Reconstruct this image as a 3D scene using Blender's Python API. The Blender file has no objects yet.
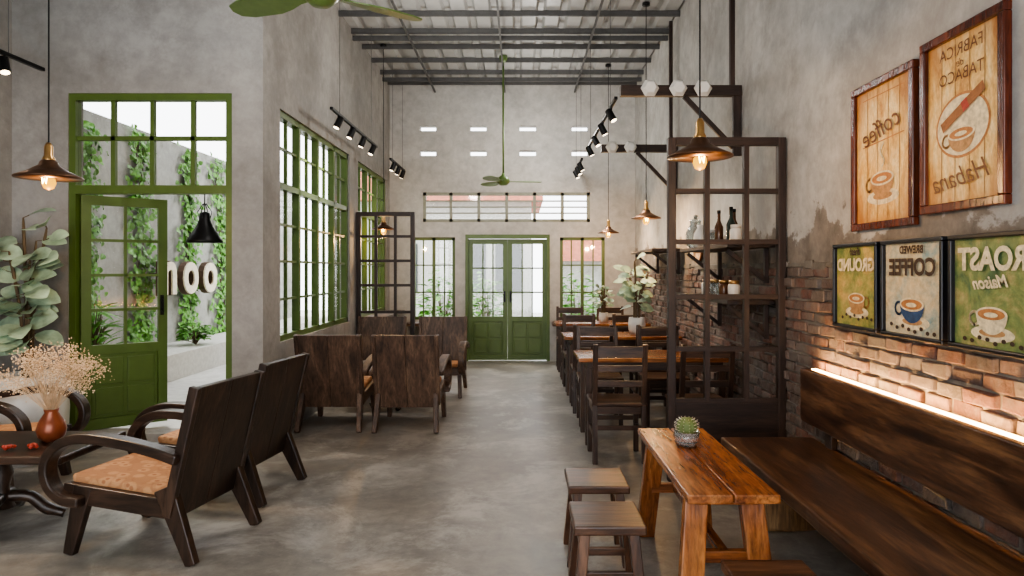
import bpy, bmesh, math, random
from mathutils import Vector, Matrix
random.seed(11)
R = math.radians
SC = bpy.context.scene
COL = SC.collection

# ------------------------------------------------------------------ mesh builder
class MB:
    def __init__(s): s.v = []; s.f = []; s.c = []
    def add(s, vs, fs, col=None):
        n = len(s.v)
        s.v += [tuple(v) for v in vs]
        for f in fs:
            s.f.append([i + n for i in f]); s.c.append(col)
        return s
    def box(s, x0, x1, y0, y1, z0, z1, col=None):
        vs = [(x0,y0,z0),(x1,y0,z0),(x1,y1,z0),(x0,y1,z0),(x0,y0,z1),(x1,y0,z1),(x1,y1,z1),(x0,y1,z1)]
        return s.add(vs, [(0,3,2,1),(4,5,6,7),(0,1,5,4),(1,2,6,5),(2,3,7,6),(3,0,4,7)], col)
    def bar(s, p0, p1, w, d, w1=None, d1=None, side=(1,0,0)):
        p0 = Vector(p0); p1 = Vector(p1); a = (p1-p0).normalized()
        sd = Vector(side); sd = (sd - a*sd.dot(a))
        if sd.length < 1e-4: sd = Vector((0,1,0)) - a*a.y
        sd.normalize(); up = a.cross(sd).normalized()
        w1 = w if w1 is None else w1; d1 = d if d1 is None else d1
        vs = []
        for p, ww, dd in ((p0,w,d),(p1,w1,d1)):
            for i, j in ((-1,-1),(1,-1),(1,1),(-1,1)):
                vs.append(p + sd*ww/2*i + up*dd/2*j)
        return s.add(vs, [(0,3,2,1),(4,5,6,7),(0,1,5,4),(1,2,6,5),(2,3,7,6),(3,0,4,7)])
    def tube(s, pts, r, n=8):
        pts = [Vector(p) for p in pts]; rs = r if isinstance(r, (list,tuple)) else [r]*len(pts)
        vs = []; fs = []; prev = None
        for i, p in enumerate(pts):
            a = (pts[min(i+1,len(pts)-1)] - pts[max(i-1,0)]).normalized()
            if prev is None:
                prev = a.orthogonal().normalized()
            sd = (prev - a*prev.dot(a)).normalized(); prev = sd; up = a.cross(sd)
            for k in range(n):
                t = 2*math.pi*k/n
                vs.append(p + (sd*math.cos(t) + up*math.sin(t))*rs[i])
        for i in range(len(pts)-1):
            for k in range(n):
                fs.append((i*n+k, i*n+(k+1)%n, (i+1)*n+(k+1)%n, (i+1)*n+k))
        fs.append(tuple(range(n))[::-1]); fs.append(tuple(range((len(pts)-1)*n, len(pts)*n)))
        return s.add(vs, fs)
    def lathe(s, prof, n=24, c=(0,0,0), flute=None):
        vs = []; fs = []
        for r, z in prof:
            for k in range(n):
                t = 2*math.pi*k/n
                rr = r*(1 + (flute[1]*math.cos(flute[0]*t) if flute else 0))
                vs.append((c[0]+rr*math.cos(t), c[1]+rr*math.sin(t), c[2]+z))
        m = len(prof)
        for i in range(m-1):
            for k in range(n):
                fs.append((i*n+k, i*n+(k+1)%n, (i+1)*n+(k+1)%n, (i+1)*n+k))
        if prof[0][0] > 1e-5: fs.append(tuple(range(n))[::-1])
        if prof[-1][0] > 1e-5: fs.append(tuple(range((m-1)*n, m*n)))
        return s.add(vs, fs)
    def poly(s, pts, z=0, th=0):
        n = len(pts)
        if th == 0: return s.add([(x,y,z) for x,y in pts], [tuple(range(n))])
        vs = [(x,y,z) for x,y in pts] + [(x,y,z+th) for x,y in pts]
        fs = [tuple(range(n))[::-1], tuple(range(n,2*n))] + [(i,(i+1)%n,(i+1)%n+n,i+n) for i in range(n)]
        return s.add(vs, fs)
    def ell(s, cx, cy, rx, ry, z=0, n=36, a0=0, a1=360):
        pts = [(cx+rx*math.cos(R(a0+(a1-a0)*k/n)), cy+ry*math.sin(R(a0+(a1-a0)*k/n))) for k in range(n if a1-a0==360 else n+1)]
        return s.poly(pts, z)
    def stroke(s, pts, w, z=0):
        for i in range(len(pts)-1):
            a = Vector(pts[i]); b = Vector(pts[i+1]); d = (b-a)
            if d.length < 1e-6: continue
            d.normalize(); nn = Vector((-d.y, d.x))*w/2; a = a - d*w*.2; b = b + d*w*.2
            s.add([(a.x-nn.x,a.y-nn.y,z),(b.x-nn.x,b.y-nn.y,z),(b.x+nn.x,b.y+nn.y,z),(a.x+nn.x,a.y+nn.y,z)], [(0,1,2,3)])
        return s
    def sweep(s, yz, x, w, t):
        # rectangular section swept along a curve in the YZ plane at given x
        P = catmull([Vector((0,a,b)) for a,b in yz], 6)
        vs = []; fs = []
        for i, p in enumerate(P):
            a = (P[min(i+1,len(P)-1)] - P[max(i-1,0)]).normalized(); nn = Vector((0,-a.z,a.y))
            for sx, sn in ((-1,-1),(1,-1),(1,1),(-1,1)):
                q = p + nn*t/2*sn
                vs.append((x + w/2*sx, q.y, q.z))
        for i in range(len(P)-1):
            for k in range(4): fs.append((i*4+k, i*4+(k+1)%4, (i+1)*4+(k+1)%4, (i+1)*4+k))
        fs.append((3,2,1,0)); m = (len(P)-1)*4; fs.append((m,m+1,m+2,m+3))
        return s.add(vs, fs)
    def leaf(s, p, d, nrm, L, W, fold=.15):
        p = Vector(p); d = Vector(d).normalized(); nrm = Vector(nrm); nrm = (nrm - d*nrm.dot(d))
        if nrm.length < 1e-3: nrm = d.orthogonal()
        nrm.normalize(); sd = d.cross(nrm)
        rows = [(0,0),(.15,.62),(.35,.95),(.55,1),(.75,.82),(.92,.4),(1,0)]
        vs = []; fs = []
        for t, w in rows:
            c = p + d*L*t - nrm*L*.25*t*t
            vs += [c - sd*W/2*w + nrm*W*fold*w, c, c + sd*W/2*w + nrm*W*fold*w]
        for i in range(6):
            a = i*3; fs += [(a,a+1,a+4,a+3),(a+1,a+2,a+5,a+4)]
        return s.add(vs, fs)
    def blob(s, p, r):
        x,y,z = p
        return s.add([(x+r,y,z),(x-r,y,z),(x,y+r,z),(x,y-r,z),(x,y,z+r),(x,y,z-r)],
                     [(0,2,4),(2,1,4),(1,3,4),(3,0,4),(2,0,5),(1,2,5),(3,1,5),(0,3,5)])
    def xf(s, M):
        s.v = [tuple(M @ Vector(v)) for v in s.v]; return s
    def build(s, name, mat, parent=None, bevel=0, smooth=False, seg=2):
        me = bpy.data.meshes.new(name); me.from_pydata(s.v, [], s.f)
        bm = bmesh.new(); bm.from_mesh(me)
        if not any(s.c): bmesh.ops.recalc_face_normals(bm, faces=bm.faces)
        bm.to_mesh(me); bm.free()
        if any(s.c):
            at = me.color_attributes.new('Col', 'FLOAT_COLOR', 'CORNER')
            for p, c in zip(me.polygons, s.c):
                for li in p.loop_indices: at.data[li].color = (*(c or (1,1,1)), 1)
        me.materials.append(mat)
        if smooth:
            for p in me.polygons: p.use_smooth = True
        o = bpy.data.objects.new(name, me); COL.objects.link(o)
        if parent is not None: o.parent = parent
        if bevel:
            b = o.modifiers.new('Bevel', 'BEVEL'); b.width = bevel; b.segments = seg; b.limit_method = 'ANGLE'; b.angle_limit = R(40)
        return o

def catmull(P, n):
    out = []
    for i in range(len(P)-1):
        p0 = P[max(i-1,0)]; p1 = P[i]; p2 = P[i+1]; p3 = P[min(i+2,len(P)-1)]
        for k in range(n):
            t = k/n
            out.append(.5*((2*p1) + (p2-p0)*t + (2*p0-5*p1+4*p2-p3)*t*t + (3*p1-p0-3*p2+p3)*t**3))
    out.append(P[-1]); return out

def tag(o, label, cat, group=None, kind=None):
    o['label'] = label; o['category'] = cat
    if group: o['group'] = group
    if kind: o['kind'] = kind
    return o
def thing(name, label, cat, loc=(0,0,0), rz=0, group=None):
    o = bpy.data.objects.new(name, None); COL.objects.link(o); o.empty_display_size = .1
    o.location = loc; o.rotation_euler = (0,0,R(rz)); tag(o, label, cat, group); return o
def struct(o): o['kind'] = 'structure'; return o
def dup(root, loc, rz, label, group=None):
    def cp(o, parent):
        c = o.copy(); COL.objects.link(c); c.parent = parent
        for ch in o.children: cp(ch, c)
        return c
    r = cp(root, None); r.location = loc; r.rotation_euler = (0,0,R(rz)); r['label'] = label
    if group: r['group'] = group
    return r

# ------------------------------------------------------------------ materials
def newmat(name):
    m = bpy.data.materials.new(name); m.use_nodes = True; nt = m.node_tree
    return m, nt, nt.nodes['Principled BSDF']
def N(nt, t, **kw):
    n = nt.nodes.new(t)
    for k, v in kw.items():
        if k in n.inputs: n.inputs[k].default_value = v
        else: setattr(n, k, v)
    return n
def ramp(nt, fac, stops):
    r = nt.nodes.new('ShaderNodeValToRGB'); e = r.color_ramp.elements
    while len(e) < len(stops): e.new(.5)
    for el, (p, c) in zip(e, stops): el.position = p; el.color = (*c, 1)
    nt.links.new(fac, r.inputs['Fac']); return r.outputs['Color']
def objvec(nt, scale, rand=True):
    tc = N(nt, 'ShaderNodeTexCoord'); mp = N(nt, 'ShaderNodeMapping'); mp.inputs['Scale'].default_value = scale
    if rand:
        oi = N(nt, 'ShaderNodeObjectInfo'); mul = N(nt, 'ShaderNodeMath', operation='MULTIPLY'); mul.inputs[1].default_value = 37
        nt.links.new(oi.outputs['Random'], mul.inputs[0])
        ad = N(nt, 'ShaderNodeVectorMath', operation='ADD')
        nt.links.new(tc.outputs['Object'], ad.inputs[0]); nt.links.new(mul.outputs[0], ad.inputs[1])
        nt.links.new(ad.outputs[0], mp.inputs['Vector'])
    else: nt.links.new(tc.outputs['Object'], mp.inputs['Vector'])
    return mp.outputs['Vector']
def noise(nt, vec, scale, detail=5, rough=.6, dist=0):
    n = N(nt, 'ShaderNodeTexNoise'); n.inputs['Scale'].default_value = scale; n.inputs['Detail'].default_value = detail
    n.inputs['Roughness'].default_value = rough; n.inputs['Distortion'].default_value = dist
    nt.links.new(vec, n.inputs['Vector']); return n.outputs['Fac']
def mix(nt, fac, a, b, mode='MIX'):
    m = N(nt, 'ShaderNodeMix', data_type='RGBA', blend_type=mode)
    if isinstance(fac, (int,float)): m.inputs[0].default_value = fac
    else: nt.links.new(fac, m.inputs[0])
    for i, x in ((6,a),(7,b)):
        if isinstance(x, tuple): m.inputs[i].default_value = (*x, 1)
        else: nt.links.new(x, m.inputs[i])
    return m.outputs[2]
def bump(nt, bs, h, st=.3, dist=.01):
    b = N(nt, 'ShaderNodeBump'); b.inputs['Strength'].default_value = st; b.inputs['Distance'].default_value = dist
    nt.links.new(h, b.inputs['Height']); nt.links.new(b.outputs[0], bs.inputs['Normal'])
def plain(name, c, rough=.5, metal=0, var=.12, sc=20, spec=None):
    m, nt, bs = newmat(name); v = objvec(nt, (1,1,1))
    f = noise(nt, v, sc, 4)
    col = ramp(nt, f, [(.3, tuple(x*(1-var) for x in c)), (.7, tuple(min(1,x*(1+var)) for x in c))])
    nt.links.new(col, bs.inputs['Base Color']); bs.inputs['Roughness'].default_value = rough; bs.inputs['Metallic'].default_value = metal
    if spec is not None: bs.inputs['Specular IOR Level'].default_value = spec
    return m
def wood(name, dark, mid, light, axis='x', rough=.42):
    m, nt, bs = newmat(name)
    s = {'x':(1.2,11,11),'y':(11,1.2,11),'z':(11,11,1.2)}[axis]
    v = objvec(nt, s)
    a = noise(nt, v, 1.0, 3, .5, .9)
    b = noise(nt, v, 5.5, 6, .65, .4)
    c1 = ramp(nt, a, [(.28, dark), (.5, mid), (.72, light)])
    c2 = ramp(nt, b, [(.35, (.30,.30,.30)), (.6, (1,1,1))])
    col = mix(nt, .8, c1, c2, 'MULTIPLY')
    nt.links.new(col, bs.inputs['Base Color']); bs.inputs['Roughness'].default_value = rough
    bump(nt, bs, b, .35, .004); return m
def woods(name, d, m_, l, rough=.42): return {a: wood(name+'_'+a, d, m_, l, a, rough) for a in 'xyz'}
def concrete(name, lo, hi, stain=(.2,.19,.18), sc=.7, rough=.8, rand=False, st_amt=.35, bst=.25, low=.40, peel=None):
    m, nt, bs = newmat(name); v = objvec(nt, (1,1,1), rand)
    a = noise(nt, v, sc, 6, .6, .2); b = noise(nt, v, sc*9, 8, .7, .2)
    c = ramp(nt, a, [(.34, lo), (.66, hi)])
    d = ramp(nt, b, [(.3, (.62,.62,.62)), (.62, (1,1,1))])
    c = mix(nt, .7, c, d, 'MULTIPLY')
    e = noise(nt, v, sc*1.9, 9, .75, .15)
    msk = ramp(nt, e, [(low-.06, (st_amt,)*3), (low+.08, (0,0,0))])
    c = mix(nt, msk, c, stain)
    if peel:
        sp = N(nt, 'ShaderNodeSeparateXYZ'); nt.links.new(v, sp.inputs[0])
        mr = N(nt, 'ShaderNodeMapRange'); mr.inputs[1].default_value = 1.5; mr.inputs[2].default_value = 2.15; mr.inputs[3].default_value = .28; mr.inputs[4].default_value = -.12
        nt.links.new(sp.outputs['Z'], mr.inputs[0])
        pn = noise(nt, v, 2.1, 9, .68, .2); ad = N(nt, 'ShaderNodeMath', operation='ADD'); nt.links.new(pn, ad.inputs[0]); nt.links.new(mr.outputs[0], ad.inputs[1])
        pm = ramp(nt, ad.outputs[0], [(.60,(0,0,0)),(.635,(.9,.9,.9))]); pc = ramp(nt, b, [(.35, peel),(.65, tuple(min(1,x*2.1) for x in peel))])
        c = mix(nt, pm, c, pc)
    nt.links.new(c, bs.inputs['Base Color']); bs.inputs['Roughness'].default_value = rough
    bump(nt, bs, b, bst, .01); return m
DW = woods('dark_walnut', (.016,.009,.006), (.040,.022,.014), (.085,.046,.028), .34)
CW = woods('chair_walnut', (.025,.012,.007), (.062,.031,.018), (.12,.064,.036), .38)
BW = woods('bench_walnut', (.026,.011,.006), (.095,.043,.021), (.22,.115,.056), .30)
SW = woods('stool_walnut', (.026,.010,.005), (.095,.04,.019), (.19,.09,.046), .3)
MW = woods('brown_plank', (.045,.025,.016), (.11,.062,.039), (.21,.13,.082), .45)
OW = woods('orange_oak', (.15,.042,.013), (.34,.113,.032), (.52,.21,.066), .24)
BLK = woods('log_block', (.16,.08,.03), (.32,.17,.07), (.46,.28,.13), .5)
RW = woods('reddish_oak', (.13,.05,.02), (.24,.10,.04), (.36,.17,.075), .4)
FW = woods('frame_brown', (.021,.0105,.0075), (.036,.019,.013), (.062,.034,.023), .5)
GREEN = plain('green_paint', (.080,.132,.026), .38, var=.1, sc=6)
GREENF = plain('fan_green', (.11,.18,.05), .35)
BLACK = plain('black_metal', (.012,.012,.013), .4, .6)
BRASS = plain('brass', (.50,.30,.12), .3, .9)
COPPER = plain('copper_shade', (.14,.075,.045), .38, .8)
SHIN = plain('shade_inside', (.62,.38,.20), .45, .3)
CREAM = plain('cream_letter', (.85,.77,.60), .5)
LETB = plain('letter_side', (.09,.05,.03), .6)
CERAM = plain('white_ceramic', (.66,.64,.60), .3, var=.06, sc=8)
STEEL = plain('grey_steel', (.10,.10,.10), .5, .3)
LEAFP = plain('pale_leaf', (.34,.45,.31), .4, var=.5, sc=5)
LEAFG = plain('green_leaf', (.11,.30,.035), .5, var=.5, sc=4)
STEM = plain('stem_brown', (.12,.08,.04), .7)
DRY = plain('dried_flower', (.72,.55,.37), .8, var=.25)
RED = plain('red_berry', (.36,.04,.02), .35)
TERRA = plain('copper_vase', (.26,.07,.03), .3, .3)
CACT = plain('cactus_green', (.14,.19,.06), .6)
def emis(name, c, st, base=None):
    m, nt, bs = newmat(name); bs.inputs['Base Color'].default_value = (*(base or c),1)
    bs.inputs['Specular IOR Level'].default_value = .1
    bs.inputs['Emission Color'].default_value = (*c,1); bs.inputs['Emission Strength'].default_value = st; return m
BULB = emis('bulb_glow', (1,.46,.02), 2.2, (.02,.008,.001))
FIL = emis('filament_glow', (1,.66,.18), 40, (.02,.01,.0))
SPOTE = emis('spot_glow', (1,.8,.55), 8)
LED = emis('led_warm', (1,.58,.2), 30)
TILE = plain('red_roof', (.34,.10,.05), .8, var=.35, sc=9)

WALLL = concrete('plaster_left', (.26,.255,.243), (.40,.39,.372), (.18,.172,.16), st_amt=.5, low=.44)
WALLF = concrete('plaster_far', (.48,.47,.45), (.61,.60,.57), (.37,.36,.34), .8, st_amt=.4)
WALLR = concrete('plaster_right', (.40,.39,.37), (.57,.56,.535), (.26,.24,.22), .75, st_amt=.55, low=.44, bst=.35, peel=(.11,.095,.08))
OUTW = concrete('garden_wall', (.30,.30,.27), (.52,.52,.48), (.15,.17,.12), .9, st_amt=.5)
OUTG = concrete('patio', (.5,.49,.46), (.62,.61,.58), rough=.7)
# floor
def floor_mat():
    m, nt, bs = newmat('polished_concrete'); v = objvec(nt, (1,1,1), False)
    a = noise(nt, v, .8, 6, .6, .5); b = noise(nt, v, 7, 9, .75, .3); e = noise(nt, v, 1.6, 9, .75, .4)
    c = ramp(nt, a, [(.32, (.225,.207,.182)), (.68, (.39,.368,.33))])
    d = ramp(nt, b, [(.3, (.44,.44,.44)), (.65, (1,1,1))])
    c = mix(nt, .85, c, d, 'MULTIPLY')
    c = mix(nt, ramp(nt, e, [(.5,(0,0,0)), (.62,(.65,.65,.65))]), c, (.50,.475,.435))
    nt.links.new(c, bs.inputs['Base Color'])
    rr = N(nt, 'ShaderNodeMapRange'); rr.inputs[3].default_value = .22; rr.inputs[4].default_value = .52
    nt.links.new(b, rr.inputs[0]); nt.links.new(rr.outputs[0], bs.inputs['Roughness'])
    bump(nt, bs, b, .1, .003); return m
FLOOR = floor_mat()
def brick_mat():
    m, nt, bs = newmat('old_brick'); v = objvec(nt, (1,1,1), False)
    at = N(nt, 'ShaderNodeAttribute', attribute_name='Col')
    a = noise(nt, v, 24, 8, .75, .5); b = noise(nt, v, 4.5, 7, .75, .3)
    c = mix(nt, .85, at.outputs['Color'], ramp(nt, a, [(.3,(.25,.25,.25)),(.65,(1,1,1))]), 'MULTIPLY')
    c = mix(nt, ramp(nt, b, [(.42,(0,0,0)),(.58,(.65,.65,.65))]), c, (.185,.168,.152))
    nt.links.new(c, bs.inputs['Base Color']); bs.inputs['Roughness'].default_value = .9
    bump(nt, bs, a, 1.0, .014); return m
BRICK = brick_mat()
def batik():
    m, nt, bs = newmat('batik_cushion'); v = objvec(nt, (1,1,1))
    vo = N(nt, 'ShaderNodeTexVoronoi'); vo.inputs['Scale'].default_value = 15; nt.links.new(v, vo.inputs['Vector'])
    w_ = noise(nt, v, 12, 3, .6, 1.2)
    c = ramp(nt, vo.outputs['Distance'], [(.14,(.36,.15,.065)),(.24,(.54,.29,.14)),(.44,(.52,.27,.125)),(.54,(.42,.20,.09))])
    c = mix(nt, ramp(nt, w_, [(.56,(0,0,0)),(.60,(.4,.4,.4))]), c, (.33,.14,.06))
    nt.links.new(c, bs.inputs['Base Color']); bs.inputs['Roughness'].default_value = .85; return m
BATIK = batik()
def glass():
    m, nt, bs = newmat('window_glass'); nt.nodes.remove(bs)
    t = N(nt, 'ShaderNodeBsdfTransparent'); g = N(nt, 'ShaderNodeBsdfGlossy'); g.inputs['Roughness'].default_value = .05
    mx = N(nt, 'ShaderNodeMixShader'); mx.inputs[0].default_value = .06
    nt.links.new(t.outputs[0], mx.inputs[1]); nt.links.new(g.outputs[0], mx.inputs[2])
    nt.links.new(mx.outputs[0], nt.nodes['Material Output'].inputs['Surface']); return m
GLASS = glass()
def clearpot():
    m, nt, bs = newmat('clear_glass'); bs.inputs['Base Color'].default_value = (.75,.85,.85,1)
    bs.inputs['Roughness'].default_value = .05; bs.inputs['Transmission Weight'].default_value = .85; return m
CLEAR = clearpot()

# ------------------------------------------------------------------ room shell
XL, XN, XR, YD, YF, H = -2.15, -4.25, 1.9, 5.71, 11.26, 4.52
def wall(name, axis, c0, c1, a0, a1, z0, z1, holes, mat):
    A = sorted({a0,a1,*[h[0] for h in holes],*[h[1] for h in holes]}); Z = sorted({z0,z1,*[h[2] for h in holes],*[h[3] for h in holes]})
    m = MB()
    for zi in range(len(Z)-1):
        run = None
        for i in range(len(A)-1):
            am = (A[i]+A[i+1])/2; zm = (Z[zi]+Z[zi+1])/2
            solid = not any(h[0]<am<h[1] and h[2]<zm<h[3] for h in holes)
            if solid and run is None: run = A[i]
            if run is not None and (not solid or i == len(A)-2):
                e = A[i+1] if solid else A[i]
                if axis == 'y': m.box(run, e, c0, c1, Z[zi], Z[zi+1])
                else: m.box(c0, c1, run, e, Z[zi], Z[zi+1])
                run = None
    return struct(m.build(name, mat))
struct(MB().box(-4.45,2.1,-1.5,YF+.2,-.12,0).build('floor', FLOOR))
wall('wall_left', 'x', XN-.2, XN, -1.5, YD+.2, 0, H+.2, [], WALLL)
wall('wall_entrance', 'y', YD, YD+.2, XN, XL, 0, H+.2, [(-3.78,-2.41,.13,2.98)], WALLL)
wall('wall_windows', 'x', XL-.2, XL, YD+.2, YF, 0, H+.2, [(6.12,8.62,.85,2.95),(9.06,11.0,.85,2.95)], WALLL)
slits = [(x-.135, x+.135, z-.045, z+.045) for x in (-1.52,-.69,.13,.99) for z in (3.84,3.43)]
wall('wall_far', 'y', YF, YF+.2, XL-.2, XR+.2, 0, H+.2,
     [(-1.78,-1.07,.68,2.04),(-.86,.445,0,2.04),(.66,1.40,.68,2.04),(-1.6,1.154,2.29,2.78)] + slits, WALLF)
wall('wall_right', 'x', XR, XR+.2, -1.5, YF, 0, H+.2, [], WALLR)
wall('wall_back_unseen', 'y', -1.7, -1.5, XN-.2, XR+.2, 0, H+.2, [(-3.9,1.5,.05,3.3)], WALLL)  # unseen wall added behind the camera to hold back front daylight
# corrugated roof
m = MB(); prof = []
x = -4.45
while x < 2.1:
    prof += [(x, H+.06), (x+.16, H+.06), (x+.19, H+.115), (x+.25, H+.115), (x+.28, H+.06)]; x += .28
vs = [(a, -1.5, z) for a, z in prof] + [(a, YF+.3, z) for a, z in prof]; n = len(prof)
m.add(vs, [(i, i+1, i+1+n, i+n) for i in range(n-1)])
m.add([(-4.45,-1.5,H+.14),(2.1,-1.5,H+.14),(2.1,YF+.3,H+.14),(-4.45,YF+.3,H+.14)], [(0,1,2,3)])
struct(m.build('ceiling', plain('roof_sheet', (.43,.43,.42), .4, .0, var=.12, sc=3)))
k = 0; y = 11.1
PUR = plain('purlin_steel', (.10,.10,.10), .45, .2)
while y > -1:
    k += 1
    m = MB(); m.box(-4.25 if y < YD else XL, XR, y-.014, y+.014, H-.01, H+.055)
    struct(m.build('trim_%d' % k, PUR)); y -= .60
for yy in (10.68, 8.78, 6.88, 4.98, 3.08):
    k += 1; struct(MB().box(-4.25 if yy < YD else XL, XR, yy-.02, yy+.02, H-.07, H-.011).build('trim_%d' % k, PUR))
for xx in (-1.4, -.25, .9):
    k += 1; struct(MB().box(xx-.012, xx+.012, -1.5, YF, H-.095, H-.07).build('trim_%d' % k, STEEL))

# bricks
m = MB()
pal = [(.22,.105,.08),(.19,.095,.072),(.24,.13,.10),(.17,.115,.097),(.22,.155,.13),(.14,.095,.08),(.25,.155,.125),(.20,.165,.148)]
row = 0; z = .005
while z < 1.50:
    y = 1.0 - (row % 2)*.1
    while y < 11.2:
        L = .185 + random.uniform(-.014,.006)
        if not (z > 1.42 and random.random() < .25):
            c = random.choice(pal); f = random.uniform(.75,1.12); d = random.uniform(.008,.032)
            y0, y1, z0, z1 = y, min(y+L,11.25), z, z+.060+random.uniform(-.006,.003)
            j = lambda: random.uniform(-.007,.007)
            vs = [(XR-d+j()*.5,y0+j(),z0+j()),(XR-d+j()*.5,y1+j(),z0+j()),(XR-d+j()*.5,y1+j(),z1+j()),(XR-d+j()*.5,y0+j(),z1+j())]
            vs += [(XR,y0,z0),(XR,y1,z0),(XR,y1,z1),(XR,y0,z1)]
            m.add(vs, [(0,3,2,1),(0,1,5,4),(1,2,6,5),(2,3,7,6),(3,0,4,7)], tuple(x*f for x in c))
        y += .20
    z += .0725; row += 1
struct(m.build('wall_brick', BRICK, bevel=.005, seg=1))
m = MB()
y = 1.0
while y < 11.2:
    L = random.uniform(.1,.3); m.box(XR-.012-random.random()*.008, XR, y, y+L, 1.505+random.uniform(-.01,.02), 1.54+random.uniform(0,.03)); y += L
struct(m.build('trim_brick_top', concrete('crumbled_edge', (.12,.11,.095), (.22,.20,.175), sc=4), bevel=.005, seg=1))

# ------------------------------------------------------------------ windows and doors
def gridwin(name, w, h, tv, nv, th, nh, loc, rz, mat=GREEN, t=.055, tn=.022, dep=.07):
    m = MB(); d = dep/2
    for x in [t/2, w-t/2] + tv: m.box(x-t/2, x+t/2, -d, d, 0, h)
    for z in [t/2, h-t/2] + th: m.box(0, w, -d, d, z-t/2, z+t/2)
    for x, z0, z1 in nv: m.box(x-tn/2, x+tn/2, -d*.45, d*.45, z0, z1)
    for x0, x1, z in nh: m.box(x0, x1, -d*.45, d*.45, z-tn/2, z+tn/2)
    o = struct(m.build(name, mat)); o.location = loc; o.rotation_euler = (0,0,R(rz))
    MB().box(t, w-t, -.003, .003, t, h-t).build('glass_pane', GLASS, o)
    return o
def sidewin(name, w, bays, loc):
    bw = w/bays; tz = 1.42
    nv = []; nh = []
    for b in range(bays):
        nv += [(bw*(b+.5), 0, tz), (bw*(b+.5), tz, 2.1)]
    nh = [(0,w,.38),(0,w,.73),(0,w,1.07),(0,w,1.77)]
    return gridwin(name, w, 2.1, [bw*b for b in range(1,bays)], nv, [tz], nh, loc, 90)
sidewin('window_1', 2.5, 4, (XL-.06, 6.12, .85))
sidewin('window_2', 1.94, 3, (XL-.06, 9.06, .85))
struct(MB().box(XL-.02, XL+.26, 9.1, 11.2, .80, .845).build('trim_sill', MW['y'], bevel=.006))
# entrance transom frame
m = MB(); t = .055
ex0, ex1, ez0, ez1 = -3.78, -2.41, .13, 2.98
for x in (ex0+t/2, ex1-t/2): m.box(x-t/2, x+t/2, YD+.01, YD+.09, ez0, ez1)
m.box(ex0+t, ex1-t, YD+.01, YD+.09, ez1-t, ez1); m.box(ex0+t, ex1-t, YD+.01, YD+.09, 2.14, 2.21)
w = (ex1-ex0)
for x in (ex0+w*.26, ex0+w*.5, ex0+w*.75): m.box(x-.017, x+.017, YD+.03, YD+.07, 2.2, 2.95)
m.box(ex0+t, ex1-t, YD+.03, YD+.07, 2.59, 2.625)
o = struct(m.build('window_3', GREEN))
MB().box(ex0+t, ex1-t, YD+.047, YD+.053, 2.2, 2.93).build('glass_pane', GLASS, o)
def leaf_door(name, w, h, gb, cols, rows, loc, rz, hx):
    root = bpy.data.objects.new(name, None); COL.objects.link(root); struct(root); root.location = loc; root.rotation_euler = (0,0,R(rz))
    s = .075; m = MB()
    for x0 in (0, w-s): m.box(x0, x0+s, -.02, .02, 0, h)
    for z0, z1 in ((0,.09),(gb-.08,gb),(h-.08,h)): m.box(s, w-s, -.02, .02, z0, z1)
    for c in range(1, cols): x = s+(w-2*s)*c/cols; m.box(x-.012, x+.012, -.015, .015, gb, h-.08)
    for r_ in range(1, rows): z = gb+(h-.08-gb)*r_/rows; m.box(s, w-s, -.015, .015, z-.012, z+.012)
    m.build('door_frame', GREEN, root)
    MB().box(s, w-s, -.003, .003, gb, h-.08).build('glass_pane', GLASS, root)
    m = MB(); m.box(s, w-s, -.008, .008, .09, gb-.08)
    zc = (.09+gb-.08)/2; xm = w/2
    for (a,b) in ((s+.03, xm-.015),(xm+.015, w-s-.03)):
        for (c,d) in ((.12, zc-.015),(zc+.015, gb-.11)): m.box(a, b, -.018, .018, c, d)
    m.build('lower_panel', GREEN, root, bevel=.006)
    m = MB(); m.tube([(hx,-.02,1.0),(hx,-.06,1.0),(hx+.0,-.06,1.1),(hx,-.02,1.1)], .008)
    m.box(hx-.015, hx+.015, -.026, -.02, .96, 1.14); m.build('handle', BLACK, root)
    return root
leaf_door('door_1', .665, 2.0, .72, 2, 4, (ex0+t+.005, YD+.07, .135), 40, .62)
leaf_door('door_2', .62, 2.0, .72, 2, 4, (ex1-t-.01, YD+.10, .135), 112, .58)
leaf_door('door_3', .648, 2.0, .72, 3, 3, (-.855, YF+.06, .01), 0, .60)
leaf_door('door_4', .648, 2.0, .72, 3, 3, (-.205, YF+.06, .01), 0, .05)
m = MB(); m.box(-.90,-.855,YF-.02,YF+.1,0,2.085); m.box(.443,.49,YF-.02,YF+.1,0,2.085); m.box(-.855,.443,YF-.02,YF+.1,2.02,2.085)
struct(m.build('trim_door', GREEN))
gridwin('window_4', .71, 1.36, [.355], [(.18,0,1.36),(.53,0,1.36)], [], [(0,.71,.45),(0,.71,.9)], (-1.78, YF+.06, .68), 0, t=.05)
gridwin('window_5', .74, 1.36, [.37], [(.19,0,1.36),(.55,0,1.36)], [], [(0,.74,.45),(0,.74,.9)], (.66, YF+.06, .68), 0, t=.05)
WF = plain('pale_green_frame', (.28,.29,.23), .5)
gridwin('window_6', 2.754, .49, [.46,.92,1.38,1.84,2.3], [], [], [(0,2.754,.25),(0,2.754,.15),(0,2.754,.35)], (-1.6, YF+.04, 2.29), 0, mat=WF, t=.05)
MBs = MB()
for a,b in ((-1.85,-.93),(.52,1.85)): MBs.box(a, b, YF-.38, YF-.005, .60, .65)
struct(MBs.build('trim_counter', MW['x'], bevel=.006))

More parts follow.
